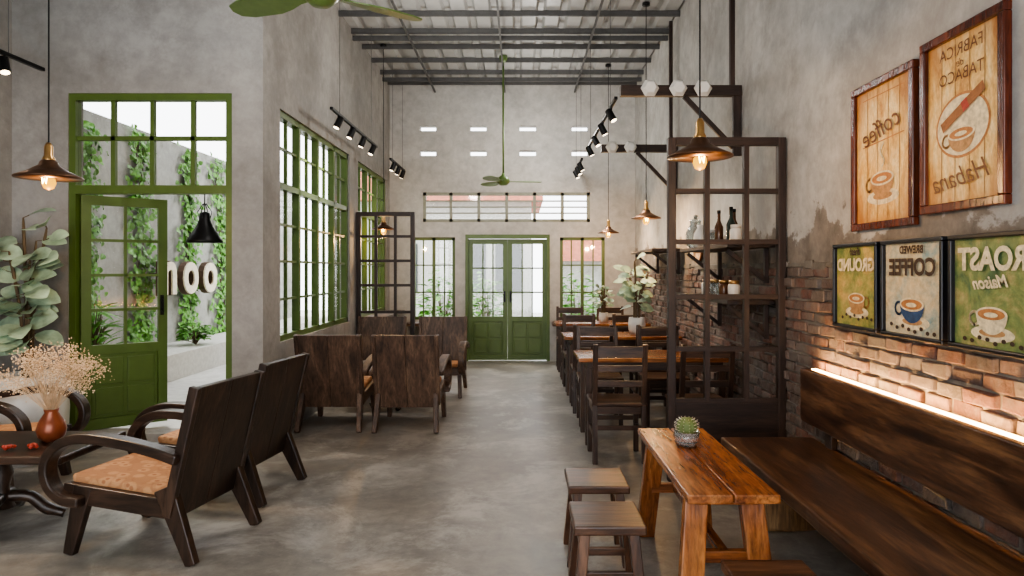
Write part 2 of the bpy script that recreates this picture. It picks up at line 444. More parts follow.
# ------------------------------------------------------------------ outdoors
struct(MB().box(-9,-2.35,YD+.2,24,-.1,.09).box(-9,9,YF+.2,24,-.12,.0).build('ground', OUTG))
struct(MB().box(-5.45,-5.2,YD+.2,16,.09,3.42).box(-5.2,-4.45,YD+.0,YD+.2,0,3.4).build('wall_garden', OUTW))
struct(MB().box(-5.2,-4.42,YD+.25,16,.09,.42).build('trim_planter', plain('kerb', (.55,.54,.50), .8)))
def vine(y0, h, n, wd, label):
    root = thing('climbing_ivy', label, 'ivy', (-5.2, y0, .42), 0, 'ivy climbing the garden wall')
    fo = MB(); st = MB()
    for s_ in range(3):
        yy = random.uniform(-wd/2, wd/2)*.4; pts = []; zz = 0
        while zz < h:
            pts.append((.03, yy, zz)); zz += .18; yy += random.uniform(-.05,.05)
        st.tube(pts, .008, 5)
        for i in range(n):
            p = random.choice(pts)
            fo.leaf((.03+random.random()*.04, p[1]+max(-.42*wd,min(.42*wd,random.gauss(0,wd*.2))), p[2]+random.uniform(-.1,.1)),
                    (random.uniform(0,.2), random.uniform(-1,1), random.uniform(-1,.3)), (1,random.uniform(-.4,.4),.4), random.uniform(.06,.10), random.uniform(.06,.10))
    st.build('vine_stem', STEM, root); fo.build('foliage', LEAFG, root)
for i, (yy, hh, n, wd) in enumerate([(7.0,2.4,190,.6),(8.1,2.8,190,.7),(9.3,2.9,220,.75),(10.6,2.9,200,.75),(11.9,2.9,200,.9),(13.5,2.8,200,.9)]):
    vine(yy, hh, n, wd, 'green ivy vine on the garden wall, %s from the entrance door' % ['nearest','second','third','fourth','fifth','farthest'][i])
def leafy(name, label, cat, loc, r, h, n, L, W, mat, group=None, up=.5):
    root = thing(name, label, cat, loc, 0, group); z0 = 0
    fo = MB(); st = MB()
    for i in range(n):
        a = random.random()*6.283; rr = r*math.sqrt(random.random()); zz = z0 + h*(.25+.75*random.random())*(1-.35*(rr/r)**2)
        p = (rr*math.cos(a)*.8, rr*math.sin(a)*.8, zz)
        if n < 100 or i % 3 == 0: st.tube([(0,0,z0),(p[0]*.4,p[1]*.4,z0+(zz-z0)*.6),p], .004, 4)
        fo.leaf(p, (math.cos(a),math.sin(a),random.uniform(-.2,1)*up), (random.uniform(-.4,.4),random.uniform(-.4,.4),1), L*random.uniform(.7,1.1), W*random.uniform(.7,1.1))
    st.build('stem', STEM, root); fo.build('foliage', mat, root); return root
def broadleaf(name, label, loc, r, h, trunks, per, L, W, pot, potmat, group=None, ymax=None):
    root = thing(name, label, 'plant', loc, 0, group); pr, ph = pot
    MB().lathe([(pr*.75,0),(pr*.97,ph*.3),(pr,ph*.6),(pr*.9,ph),(pr*.84,ph),(pr*.8,ph*.9),(0,ph*.88)], 32).build('pot', potmat, root, smooth=True)
    fo = MB(); st = MB(); z0 = ph*.88
    for t_ in range(trunks):
        a = 6.283*t_/trunks + random.random(); lean = r*.55*random.uniform(.5,1); hh = h*random.uniform(.72,1)
        top = Vector((lean*math.cos(a), lean*math.sin(a), z0+hh)); pts = catmull([Vector((.03*math.cos(a),.03*math.sin(a),z0)), Vector((top.x*.35,top.y*.35,z0+hh*.5)), top], 5)
        st.tube(pts, [.012]*(len(pts)-1)+[.006], 6)
        for i in range(per):
            u = .28+.72*i/(per-1); p = pts[min(int(u*(len(pts)-1)), len(pts)-1)].copy(); p.z = z0+hh*u
            b = random.random()*6.283; d = Vector((math.cos(b), math.sin(b), random.uniform(-.25,.7)))
            if ymax is not None and d.y > ymax: d.y *= -.6
            q = p + d.normalized()*.05; st.tube([p,q], .004, 4)
            nrm = Vector((random.uniform(-.5,.5), -random.uniform(.3,1.2), random.uniform(.4,1)))
            s_ = random.uniform(.7,1.1); fo.leaf(q, d, nrm, L*s_, W*s_, .10)
    st.build('stem', STEM, root); fo.build('foliage', LEAFP, root, smooth=True); return root
leafy('garden_fern', 'green fern in the planter ledge seen through the open door leaf', 'fern', (-4.72, 7.55, .42), .16, .75, 80, .24, .05, LEAFG, up=.9)
leafy('garden_shrub', 'round green shrub in the planter beneath the wall letters', 'shrub', (-4.70, 9.9, .42), .22, .34, 120, .11, .08, LEAFG)
for i,(xx,yy,lb) in enumerate([(-1.5,13.2,'green shrub outside the far left window'),(1.1,13.4,'green shrub outside the far right window'),(-.75,15,'green shrub beyond the double doors')]):
    leafy('courtyard_shrub', lb, 'shrub', (xx,yy,0), .5, 1.5, 220, .2, .12, LEAFG)
b = thing('neighbour_house', 'pale house with dark windows across the courtyard', 'house', (-1,18,0))
MB().box(-3.5,1.3,0,3,0,3.4).build('house_wall', plain('house_white', (.55,.55,.51), .8), b)
SHUT = plain('shutter_grey',(.06,.07,.07),.6)
for xx in (-2.4,-.6,.35): MB().box(xx,xx+.7,-.05,.02,.9,2.2).build('window', SHUT, b, bevel=.01)
MB().add([(-3.8,-.4,3.3),(1.6,-.4,3.3),(1.6,3.4,3.3),(-3.8,3.4,3.3),(-3.8,1.5,4.4),(1.6,1.5,4.4)], [(0,1,5,4),(3,4,5,2),(0,4,3),(1,2,5),(0,3,2,1)]).build('roof', TILE, b)
b = thing('garden_shed', 'low shed with a red tiled roof outside the far right window', 'shed', (2.2,15.4,0))
MB().box(-1.3,2,0,2,0,1.75).build('shed_wall', OUTW, b)
MB().add([(-1.5,-.25,1.7),(2.2,-.25,1.7),(2.2,2.2,1.7),(-1.5,2.2,1.7),(-1.5,1,2.5),(2.2,1,2.5)], [(0,1,5,4),(3,4,5,2),(0,4,3),(1,2,5),(0,3,2,1)]).build('roof', TILE, b)

def text(s, size, M=None, mirror=False, shear=0, extrude=0, off=.0, track=1):
    cu = bpy.data.curves.new('t', 'FONT'); cu.body = s; cu.size = size; cu.align_x = 'CENTER'; cu.align_y = 'CENTER'; cu.shear = shear
    cu.extrude = extrude; cu.offset = off; cu.resolution_u = 4; cu.space_character = track
    ob = bpy.data.objects.new('t', cu); COL.objects.link(ob)
    dg = bpy.context.evaluated_depsgraph_get(); me = bpy.data.meshes.new_from_object(ob.evaluated_get(dg))
    vs = [Vector(v.co) for v in me.vertices]; fs = [tuple(p.vertices) for p in me.polygons]
    bpy.data.objects.remove(ob); bpy.data.curves.remove(cu); bpy.data.meshes.remove(me)
    if mirror: vs = [Vector((-v.x, v.y, v.z)) for v in vs]
    if M is not None: vs = [M @ v for v in vs]
    return vs, fs
sg = thing('letter_sign', 'large cream letters with brown sides fixed on the ivy garden wall outside', 'sign', (-4.94, 10.25, 1.45))
sg.matrix_world = Matrix(((0,0,1,-4.94),(1,0,0,10.25),(0,1,0,1.45),(0,0,0,1)))
for ch, xx in (('n',-.62),('o',.0),('o',.64)):
    l_ = MB().add(*text(ch, .92, Matrix.Translation((xx,0,.0)) @ Matrix.Diagonal((.92,1,1,1)), extrude=.012, off=.022)).build('letter', CREAM, sg)
    MB().add(*text(ch, .92, Matrix.Translation((xx,0,-.055)) @ Matrix.Diagonal((.92,1,1,1)), extrude=.042, off=.034)).build('letter_side', LETB, l_)
    MB().tube([(xx-.17,0,-.22),(xx-.17,0,-.09)], .012, 6).build('standoff', BLACK, sg)

# ------------------------------------------------------------------ armchairs
def armchair(label, W, backW, loc, rz, group, cushion=BATIK, planks=2):
    t = thing('armchair', label, 'armchair', loc, rz, group)
    for s_ in (-1,1):
        MB().bar((s_*.265,.22,.38),(s_*.285,.39,0),.048,.12,.042,.06).build('leg', W['z'], t, bevel=.006)
        MB().bar((s_*.265,-.26,.36),(s_*.28,-.34,0),.048,.11,.042,.06).build('leg', W['z'], t, bevel=.006)
        MB().bar((s_*.265,-.38,.325),(s_*.265,.27,.27),.045,.10).build('side_rail', W['y'], t, bevel=.006)
        MB().sweep([(.33,.54),(.2,.575),(0,.61),(-.2,.625),(-.34,.60),(-.43,.53),(-.455,.44),(-.42,.35),(-.34,.30),(-.24,.29)], s_*.305, .08, .052).build('armrest', W['y'], t, bevel=.010)
    MB().box(-.25,.25,-.37,-.33,.27,.36).build('front_rail', W['x'], t, bevel=.006)
    m = MB(); m.add([(-.25,-.36,.36),(.25,-.36,.36),(.25,.2,.318),(-.25,.2,.318),(-.25,-.37,.412),(.25,-.37,.412),(.25,.22,.37),(-.25,.22,.37)],
        [(0,3,2,1),(4,5,6,7),(0,1,5,4),(1,2,6,5),(2,3,7,6),(3,0,4,7)]); m.build('seat_cushion', cushion, t, bevel=.02, seg=3, smooth=False)
    def bp(z, o=0): return .235+.155*(z-.26)/.64 + o
    m = MB(); pw = .54/planks
    for i in range(planks):
        x0 = -.27+i*pw+.001; x1 = x0+pw-.002
        m.add([(x0,bp(.22),.22),(x1,bp(.22),.22),(x1,bp(.905),.905),(x0,bp(.905),.905),(x0,bp(.22)+.036,.21),(x1,bp(.22)+.036,.21),(x1,bp(.905)+.036,.90),(x0,bp(.905)+.036,.90)],
              [(0,1,2,3),(4,7,6,5),(0,4,5,1),(1,5,6,2),(2,6,7,3),(3,7,4,0)])
    m.build('backrest', backW['z'], t, bevel=.004)
    for s_ in (-1,1):
        MB().bar((s_*.288,bp(.24)+.016,.24),(s_*.288,bp(.905)+.018,.905),.038,.055).build('back_post', W['z'], t, bevel=.006)
    return t
a1 = armchair('dark wooden armchair with batik cushion, nearest the camera beside the low table', DW, DW, (-1.99,3.82,0), -101, 'lounge armchairs')
dup(a1, (-1.98,4.66,0), -98, 'dark wooden armchair directly behind the nearest armchair, its back to the aisle')
dup(a1, (-3.66,4.72,0), 90, 'dark wooden armchair beyond the low table, below the pale-leaved plant')
a2 = armchair('brown plank-backed armchair with its back to the camera, beside the window wall', MW, MW, (-1.77,6.68,0), 180, 'plank armchairs by the windows', planks=2)
dup(a2, (-1.055,6.66,0), 180, 'brown plank-backed armchair with its back to the camera, beside the aisle')
dup(a2, (-1.755,8.32,0), 0, 'brown plank armchair facing the camera, beside the window wall')
dup(a2, (-.98,8.32,0), 0, 'brown plank armchair facing the camera, beside the aisle')
# low lounge table
def lounge_table(label, loc, L, Wd, h, W):
    t = thing('coffee_table', label, 'table', loc)
    MB().box(-L/2,L/2,-Wd/2,Wd/2,h-.045,h).build('tabletop', W['x'], t, bevel=.012)
    MB().lathe([(.07,.10),(.05,.14),(.04,.22),(.06,.30),(.045,.36),(.09,h-.045)], 16).build('column', DW['z'], t, smooth=True)
    for a in range(4):
        an = R(90*a+20); c, s_ = math.cos(an), math.sin(an); q = min(1, (Wd/2)/.33)
        P = catmull([Vector((.03*c,.03*s_,.16)),Vector((.14*c,.14*s_,.15)),Vector((.24*c*q,.24*s_*q,.07)),Vector((.34*c*q,.34*s_*q,.03))], 5)
        MB().tube(P, [.035]*(len(P)-4)+[.03,.028,.028,.03], 8).build('foot', DW['x'], t, smooth=True)
    return t
lounge_table('dark low pedestal table holding the vase of dried flowers', (-3.06,4.03,0), 1.12, .62, .48, DW)
lounge_table('brown low table between the four plank armchairs', (-1.38,7.48,0), .95, .50, .48, MW)
# vase with dried flowers
t = thing('flower_vase', 'round copper vase with dried cream flowers on the low dark table', 'vase', (-2.80,4.08,.48))
MB().lathe([(.045,0),(.07,.03),(.08,.07),(.065,.12),(.035,.17),(.04,.19),(.032,.19),(.028,.16),(0,.14)], 28).build('vase_body', TERRA, t, smooth=True)
fl = MB(); st = MB()
for i in range(120):
    a = random.random()*6.283; ph = random.uniform(0,1)**.7*1.0; L = random.uniform(.22,.40)
    d = Vector((math.sin(ph)*math.cos(a), math.sin(ph)*math.sin(a), math.cos(ph))); e = Vector((0,0,.17)) + d*L + Vector((.03,0,0))
    mid = Vector((0,0,.17)) + d*L*.5 + Vector((0,0,.03)); st.tube([(0,0,.15), mid, e], .0014, 3)
    for q in range(22):
        o_ = Vector((random.gauss(0,.024),random.gauss(0,.024),random.gauss(0,.024))); fl.blob(e+o_, random.uniform(.003,.007))
st.build('stems', DRY, t); fl.build('blossoms', DRY, t)
for i,(xx,yy,lb) in enumerate([(-2.77,3.88,'red dried berry cluster at the right of the copper vase'),(-2.88,3.85,'red dried berry cluster in front of the copper vase')]):
    m = MB()
    for q in range(12):
        a = random.random()*6.28; r_ = random.random()*.03
        m.lathe([(0,-.012),(.01,-.006),(.012,0),(.01,.006),(0,.012)], 8, (r_*math.cos(a), r_*math.sin(a), .013+random.random()*.015))
    o = m.build('berry_cluster', RED, smooth=True); o.location = (xx,yy,.48); tag(o, lb, 'berries', 'berry clusters on the low table')
broadleaf('rubber_plant', 'tall pale-leaved plant in a white round planter beside the entrance', (-3.88,5.38,0), .24, 1.32, 5, 10, .24, .17, (.28,.68), CERAM, ymax=.1)

# ------------------------------------------------------------------ bench
t = thing('wall_bench', 'long dark walnut slab bench along the brick wall', 'bench', (1.55,2.6,0))
m = MB(); yy = [-1.7+i*3.4/24 for i in range(25)]; 
ptsL = [(-.285+.003*math.sin(i*1.3)+.002*math.sin(i*3.1), y_) for i, y_ in enumerate(yy)]; ptsR = [(.29, y_) for y_ in yy][::-1]
m.poly(ptsL+ptsR, .385, .065); m.build('seat', BW['y'], t, bevel=.010)
m = MB(); m.bar((.235,-1.7,.72),(.235,1.7,.72),.045,.33); m.build('backrest', BW['y'], t, bevel=.008)
for y_ in (1.42,-.2,-1.5):
    m = MB(); P = [(-.22,-.11),(.0,-.13),(.20,-.10),(.22,.06),(.1,.13),(-.12,.12),(-.23,.05)]
    m.poly([(a,b_+y_) for a,b_ in P], 0, .385); m.build('leg', BLK['z'], t, bevel=.02)
    MB().box(.262,.30,y_-.04,y_+.04,.45,.84).build('back_support', DW['z'], t, bevel=.004)
o = MB().box(1.815,1.845,.95,4.25,.872,.886).build('led_strip', LED); tag(o, 'thin warm light strip behind the bench backrest', 'light strip')

# ------------------------------------------------------------------ low table and stools
t = thing('low_table', 'orange-brown oak low table in front of the bench', 'table', (.87,3.36,0))
m = MB(); m.box(-.19,-.002,-.59,.59,.548,.586); m.box(.002,.19,-.59,.59,.548,.586); m.build('tabletop', OW['y'], t, bevel=.006)
for sx in (-1,1):
    for sy in (-1,1):
        MB().bar((sx*.115,sy*.43,.55),(sx*.165,sy*.50,0),.055,.10,.055,.10,side=(0,1,0)).build('leg', OW['z'], t, bevel=.006)
for sy in (-1,1): MB().box(-.14,.14,sy*.455-.02,sy*.455+.02,.26,.31).build('stretcher', OW['x'], t, bevel=.004)
MB().box(-.02,.02,-.46,.46,.27,.31).build('stretcher', OW['y'], t, bevel=.004)
MB().box(-.13,.13,-.50,.50,.515,.549).build('apron', OW['y'], t, bevel=.004)
def stool(label, loc, rz=0):
    t = thing('stool', label, 'stool', loc, rz, 'dark wooden stools at the low table')
    MB().box(-.155,.155,-.165,.165,.37,.41).build('seat', SW['x'], t, bevel=.008)
    for sx in (-1,1):
        for sy in (-1,1): MB().bar((sx*.105,sy*.115,.375),(sx*.14,sy*.15,0),.045,.045,side=(0,1,0)).build('leg', SW['z'], t, bevel=.004)
    for sy in (-1,1): MB().box(-.12,.12,sy*.128-.012,sy*.128+.012,.17,.205).build('stretcher', SW['x'], t, bevel=.003)
    for sx in (-1,1): MB().box(sx*.115-.012,sx*.115+.012,-.125,.125,.29,.325).build('stretcher', SW['y'], t, bevel=.003)
    return t
s0 = stool('dark wooden stool at left of the low table, nearer the camera', (.385,3.06,0))
dup(s0, (.40,3.60,0), 0, 'dark wooden stool at left of the low table, farther from the camera')
dup(s0, (.91,2.41,0), 0, 'dark wooden stool at the near end of the low table, cut by the frame')
# cactus
t = thing('potted_cactus', 'small round cactus in a glass pot on the orange oak low table', 'cactus', (.87,3.56,.586))
MB().lathe([(.045,0),(.058,.02),(.066,.075),(.062,.075),(.052,.022),(0,.015)], 24).build('pot', CLEAR, t, smooth=True)
MB().lathe([(.045,.016),(.055,.03),(.058,.058),(0,.062)], 20).build('soil', plain('pink_gravel', (.55,.26,.18), .8, var=.5, sc=120), t, smooth=True)
MB().lathe([(.01,.05),(.038,.065),(.052,.095),(.045,.125),(.025,.142),(0,.146)], 48, flute=(12,.07)).build('cactus_body', CACT, t, smooth=True)
m = MB()
for i in range(12):
    for j in range(5):
        a = 2*math.pi*i/12; ph = -.5+j*.4; r_ = .054*math.cos(ph*.8); z_ = .1+.042*math.sin(ph)
        m.tube([(r_*math.cos(a)*.95,r_*math.sin(a)*.95,z_),(r_*math.cos(a)*1.25,r_*math.sin(a)*1.25,z_+.006)], .0012, 3)
m.build('spines', CREAM, t)

# ------------------------------------------------------------------ dining sets
def dchair(label, loc, rz):
    t = thing('dining_chair', label, 'chair', loc, rz, 'dark dining chairs')
    W = CW
    MB().box(-.215,.215,-.22,.20,.44,.47).build('seat', BW['x'], t, bevel=.008)
    for s_ in (-1,1):
        MB().box(s_*.19-.02,s_*.19+.02,-.20,-.16,0,.44).build('leg', W['z'], t, bevel=.003)
        m = MB(); m.bar((s_*.19,.18,.46),(s_*.19,.205,0),.038,.038); m.bar((s_*.19,.18,.44),(s_*.19,.25,.93),.038,.035); m.build('leg', W['z'], t, bevel=.003)
        MB().box(s_*.19-.012,s_*.19+.012,-.16,.18,.20,.235).build('stretcher', W['y'], t)
        MB().box(s_*.19-.012,s_*.19+.012,-.16,.18,.385,.44).build('apron', W['y'], t)
    for z_, h_ in ((.87,.085),(.74,.05),(.62,.05)):
        yy_ = .18+.07*(z_-.44)/.49; MB().box(-.175,.175,yy_-.012,yy_+.012,z_-h_/2,z_+h_/2).build('back_rail', W['x'], t, bevel=.004)
    MB().box(-.17,.17,-.19,-.17,.385,.44).build('apron', W['x'], t); MB().box(-.17,.17,.175,.195,.385,.44).build('apron', W['x'], t)
    MB().box(-.17,.17,-.19,-.17,.26,.295).build('stretcher', W['x'], t); MB().box(-.17,.17,.185,.205,.26,.295).build('stretcher', W['x'], t)
    return t
def dtable(label, loc):
    t = thing('dining_table', label, 'table', loc, 0, 'dining tables on the right')
    MB().box(-.66,.66,-.31,.31,.715,.75).build('tabletop', OW['x'], t, bevel=.006)
    MB().box(-.58,.58,-.25,.25,.64,.714).build('apron', CW['x'], t)
    for sx in (-1,1):
        for sy in (-1,1): MB().box(sx*.57-.03,sx*.57+.03,sy*.23-.03,sy*.23+.03,0,.66).build('leg', CW['z'], t, bevel=.004)
    return t
dt = dtable('oak-topped dining table nearest the camera, behind the tall grid partition', (1.16,6.1,0))
dup(dt, (1.16,7.95,0), 0, 'oak-topped dining table in the middle of the right row')
dup(dt, (1.16,9.8,0), 0, 'oak-topped dining table nearest the far wall')
ys = [('nearest',6.1),('middle',7.95),('farthest',9.8)]
dc = None
for nm, yt in ys:
    for side, dy, rz in (('near side',-.62,180),('far side',.62,0)):
        for pos, xx in (('aisle end',.77),('wall end',1.42)):
            lb = 'dark ladder-back chair on the %s of the %s dining table, at its %s' % (side, nm, pos)
            if dc is None: dc = dchair(lb, (xx,yt+dy,0), rz)
            else: dup(dc, (xx+random.uniform(-.02,.02), yt+dy+random.uniform(-.02,.02), 0), rz+random.uniform(-3,3), lb)
broadleaf('potted_plant', 'white potted plant with pale leaves on the middle dining table', (1.36,7.95,.75), .30, .70, 5, 9, .17, .11, (.10,.2), CERAM)
broadleaf('potted_plant', 'small white potted plant on the farthest dining table', (1.2,9.8,.75), .2, .38, 4, 8, .12, .07, (.07,.14), CERAM)
def jar(name, label, cat, loc, prof, mat, cap=None, capmat=None, group=None):
    t = thing(name, label, cat, loc, 0, group); MB().lathe(prof, 20).build('body', mat, t, smooth=True)
    if cap: MB().lathe(cap, 16).build('cap', capmat, t, smooth=True)
    return t
AMB = plain('brown_glass', (.10,.045,.022), .15); GRG = plain('dark_bottle_glass', (.025,.035,.028), .15)
BOT = [(.03,0),(.035,.01),(.035,.15),(.014,.2),(.013,.26)]; BCAP = [(.015,.26),(.015,.285),(0,.287)]
JAR = [(.04,0),(.045,.01),(.045,.1),(.036,.115)]; JCAP = [(.04,.115),(.04,.14),(0,.142)]

# ------------------------------------------------------------------ partitions (tall brown grids)
def partition(label, x0, x1, y, h, cols, zs, panel, post=.055, thin=.035, deep=.06):
    t = thing('grid_partition', label, 'partition', (x0, y, 0), 0); w = x1-x0
    for xx in (0, w-post): MB().box(xx, xx+post, -deep/2, deep/2, 0, h).build('post', FW['z'], t, bevel=.004)
    for c in range(1, cols): xx = w*c/cols; MB().box(xx-thin/2, xx+thin/2, -deep*.4, deep*.4, zs[0], h-.05).build('mullion', FW['z'], t)
    MB().box(post, w-post, -deep/2, deep/2, h-.055, h).build('top_rail', FW['x'], t)
    for z_ in zs: MB().box(post, w-post, -deep*.38, deep*.38, z_-thin/2, z_+thin/2).build('cross_rail', FW['x'], t)
    MB().box(post, w-post, -deep*.3, deep*.3, panel[0], panel[1]).build('lower_panel', FW['x'], t)
    MB().box(post, w-post, -deep*.4, deep*.4, .02, .07).build('cross_rail', FW['x'], t)
    return t
partition('tall dark brown grid partition at the far end of the bench', 1.05, 1.885, 4.86, 2.44, 3, [.57,.94,1.31,1.70,2.06], (.07,.55))
partition('dark brown grid partition beside the left windows', -2.14, -1.38, 8.95, 2.26, 3, [.6,.95,1.3,1.62,1.94], (.07,.58))
sh = thing('wall_shelf', 'upper dark wall shelf on brackets behind the grid partition', 'shelf', (1.70,5.75,1.70))
MB().box(-.18,.17,-.75,.75,-.035,0).build('shelf_board', FW['y'], sh, bevel=.004)
for y_ in (-.6,.6):
    m = MB(); m.bar((.155,y_,-.035),(.155,y_,-.30),.035,.03); m.bar((-.14,y_,-.05),(.15,y_,-.28),.03,.03,side=(0,1,0)); m.build('bracket', FW['z'], sh)
dup(sh, (1.70,5.75,1.28), 0, 'lower dark wall shelf on brackets behind the grid partition')
dup(sh, (1.70,8.6,1.75), 0, 'dark wall shelf on brackets farther along the right wall')
nms = ['first','second','third','fourth','fifth']
for i,(xx,yy_,mt) in enumerate([(1.62,5.24,GRG),(1.70,5.42,AMB),(1.62,5.56,AMB)]):
    jar('bottle', '%s dark bottle from the grid partition on the upper wall shelf' % nms[i], 'bottle', (xx,yy_,1.70), BOT, mt, BCAP, BLACK, 'bottles on the upper shelf')
for i,(yy_,mt) in enumerate([(5.12,CERAM),(5.74,CLEAR),(5.88,CERAM)]):
    jar('storage_jar', '%s pale jar from the grid partition on the upper wall shelf' % nms[i], 'jar', (1.62,yy_,1.70), JAR, mt, JCAP, CERAM, 'jars on the upper shelf')
jar('glass_jar', 'large clear glass jar at the far end of the upper wall shelf', 'jar', (1.62,6.3,1.70), [(.05,0),(.085,.03),(.09,.14),(.06,.2),(.045,.22),(.05,.24)], CLEAR, [(.05,.24),(.052,.26),(.015,.275),(.02,.3),(0,.31)], CLEAR)
jar('ceramic_vase', 'white ceramic vase beside the glass jar on the upper wall shelf', 'vase', (1.6,6.06,1.70), [(.04,0),(.06,.04),(.055,.12),(.025,.17),(.03,.2),(.02,.2),(0,.18)], CERAM)
for i,yy_ in enumerate((5.2,5.45,5.7,5.95)):
    jar('storage_jar', '%s storage jar from the grid partition on the lower wall shelf' % nms[i], 'jar', (1.63,yy_,1.28), JAR, [CERAM,AMB,CLEAR,CERAM][i], JCAP, BRASS, 'jars on the lower shelf')
o = MB().lathe([(.0,0),(.16,.0),(.18,.03),(.17,.035),(.15,.012),(0,.012)], 32).xf(Matrix.Rotation(R(-90),4,'Y')).build('wall_plate', RW['z'], smooth=True); o.location = (1.9,7.2,1.75); tag(o, 'round wooden plate hung on the right wall', 'plate')
# ------------------------------------------------------------------ beam brackets and ornaments
def gallows(label, y, x0, z):
    t = thing('beam_bracket', label, 'beam', (1.86,y,z))
    MB().box(-.06,-.02,-.02,.02,.05,H-.02-z).build('post', FW['z'], t)
    MB().box(x0-1.86,.035,-.035,.035,-.04,.05).build('beam', FW['x'], t, bevel=.004)
    MB().bar((-.45,0,-.04),(-.03,0,-.48),.03,.04,side=(0,1,0)).build('brace', FW['z'], t)
    MB().box(-.035,.035,-.02,.02,-.55,-.04).build('post', FW['z'], t)
    return t
gallows('dark beam bracket on the right wall nearest the camera', 5.86, .86, 3.03)
gallows('dark beam bracket on the right wall farther back', 8.24, .98, 2.96)
HEXM = plain('milky_lamp', (.75,.74,.70), .35, var=.03)
hx = [(1.10,5.86,3.03,'white faceted ornament at the left on the nearer beam'),(1.34,5.86,3.03,'white faceted ornament in the middle of the nearer beam'),(1.55,5.86,3.03,'white faceted ornament at the right on the nearer beam'),(1.10,8.24,2.96,'white faceted ornament at the left on the farther beam'),(1.32,8.24,2.96,'white faceted ornament at the right on the farther beam')]
for xx,yy_,zz,lb in hx:
    m = MB().lathe([(.05,-.045),(.08,0),(.05,.045)], 6).xf(Matrix.Rotation(R(90),4,'X')); o = m.build('faceted_ornament', HEXM, bevel=.004); o.location = (xx,yy_-.078,zz+.01); tag(o, lb, 'ornament', 'white faceted ornaments')

# ------------------------------------------------------------------ pendants
def pendant(name, label, x, y, zb, r, top=H+.05, mats=(COPPER,), light=24, group='copper pendant lamps'):
    t = thing(name, label, 'pendant lamp', (x,y,zb), 0, group); hs = r*.55
    MB().tube([(0,0,hs+.11),(0,0,top-zb-.03)], .0045, 6).build('cord', BLACK, t)
    MB().lathe([(.045,top-zb-.03),(.045,top-zb),(0,top-zb)], 16).build('ceiling_rose', BLACK, t, smooth=True)
    MB().lathe([(r,0),(r*1.0,.008),(r*.62,hs*.42),(r*.30,hs*.78),(r*.26,hs),(r*.2,hs+.01)], 36).build('shade', mats[0], t, smooth=True)
    MB().lathe([(r*.985,.004),(r*.60,hs*.40),(r*.28,hs*.76),(.01,hs*.8)], 36).build('shade_lining', SHIN, t, smooth=True)
    MB().lathe([(r*.19,hs-.005),(r*.19,hs+.02),(.024,hs+.035),(.024,hs+.09),(.012,hs+.115),(0,hs+.116)], 20).build('socket', BRASS, t, smooth=True)
    b_ = MB().lathe([(.014,.05),(.016,.03),(.034,-.005),(.038,-.03),(.026,-.06),(0,-.072)], 18).build('bulb', BULB, t, smooth=True)
    m = MB(); m.tube([(-.014,-.0385,.0),(-.010,-.0385,-.035),(0,-.0385,-.005),(.010,-.0385,-.035),(.014,-.0385,.0)], .003, 6); m.build('filament', FIL, b_)
    l = bpy.data.lights.new('pendant_light', 'POINT'); l.energy = light; l.color = (1,.58,.25); l.shadow_soft_size = .03
    lo = bpy.data.objects.new('pendant_light', l); COL.objects.link(lo); lo.location = (x,y,zb-.14)
    return t
pendant('pendant_lamp', 'copper cone pendant lamp hanging over the low lounge table at left', -2.83, 4.1, 2.05, .18)
pendant('pendant_lamp', 'copper cone pendant lamp hanging in front of the tall grid partition', .975, 3.7, 2.11, .175)
pendant('pendant_lamp', 'copper cone pendant lamp hanging over the middle dining table', 1.45, 7.85, 2.09, .17)
pendant('pendant_lamp', 'copper cone pendant lamp hanging nearest the far right window', 1.32, 10.2, 2.05, .16)
pendant('pendant_lamp', 'copper cone pendant lamp hanging beside the left grid partition', -1.86, 9.3, 2.05, .16)
t = thing('bell_lamp', 'black bell-shaped lamp hanging under the entrance transom', 'pendant lamp', (-2.66,YD+.05,1.73))
MB().lathe([(.145,0),(.14,.02),(.11,.07),(.07,.13),(.045,.19),(.04,.25),(.02,.26),(0,.262)], 28).build('shade', BLACK, t, smooth=True)
MB().tube([(0,0,.25),(0,0,.415)], .005, 6).build('cord', BLACK, t)
m = MB()
for k_ in range(4):
    a = k_*math.pi/2; m.tube([(.045*math.cos(a),.045*math.sin(a),.2),(.06*math.cos(a),.06*math.sin(a),.26),(.012*math.cos(a),.012*math.sin(a),.33)], .004, 5)
m.build('wire_guard', BLACK, t)

# ------------------------------------------------------------------ fans
def fan(label, x, y, z, r, a0, top=H+.05):
    t = thing('ceiling_fan', label, 'fan', (x,y,z), 0, 'green ceiling fans')
    MB().tube([(0,0,.08),(0,0,top-z-.05)], .014, 10).build('rod', GREENF, t, smooth=True)
    MB().lathe([(.03,top-z-.09),(.06,top-z-.04),(.06,top-z)], 16).build('canopy', GREENF, t, smooth=True)
    MB().lathe([(0,-.06),(.05,-.055),(.09,-.02),(.095,.02),(.07,.06),(.03,.085),(.018,.12)], 24).build('motor', GREENF, t, smooth=True)
    for k_ in range(3):
        a = R(a0+120*k_); m = MB(); P = [(.08,-.03),(.16,-.04),(.24,-.07),(r*.55,-.09),(r*.85,-.08),(r*.97,-.05),(r,0),(r*.97,.05),(r*.85,.075),(r*.55,.075),(.24,.05),(.16,.035),(.08,.03)]
        m.poly(P, -.004, .008); m.xf(Matrix.Rotation(a,4,'Z') @ Matrix.Rotation(R(12),4,'X')); m.build('blade', GREENF, t)
    return t
fan('large green ceiling fan cut by the top of the frame', -1.05, 3.6, 2.95, .60, 38)
fan('green ceiling fan above the far double doors', -.24, 9.8, 2.77, .56, 5)

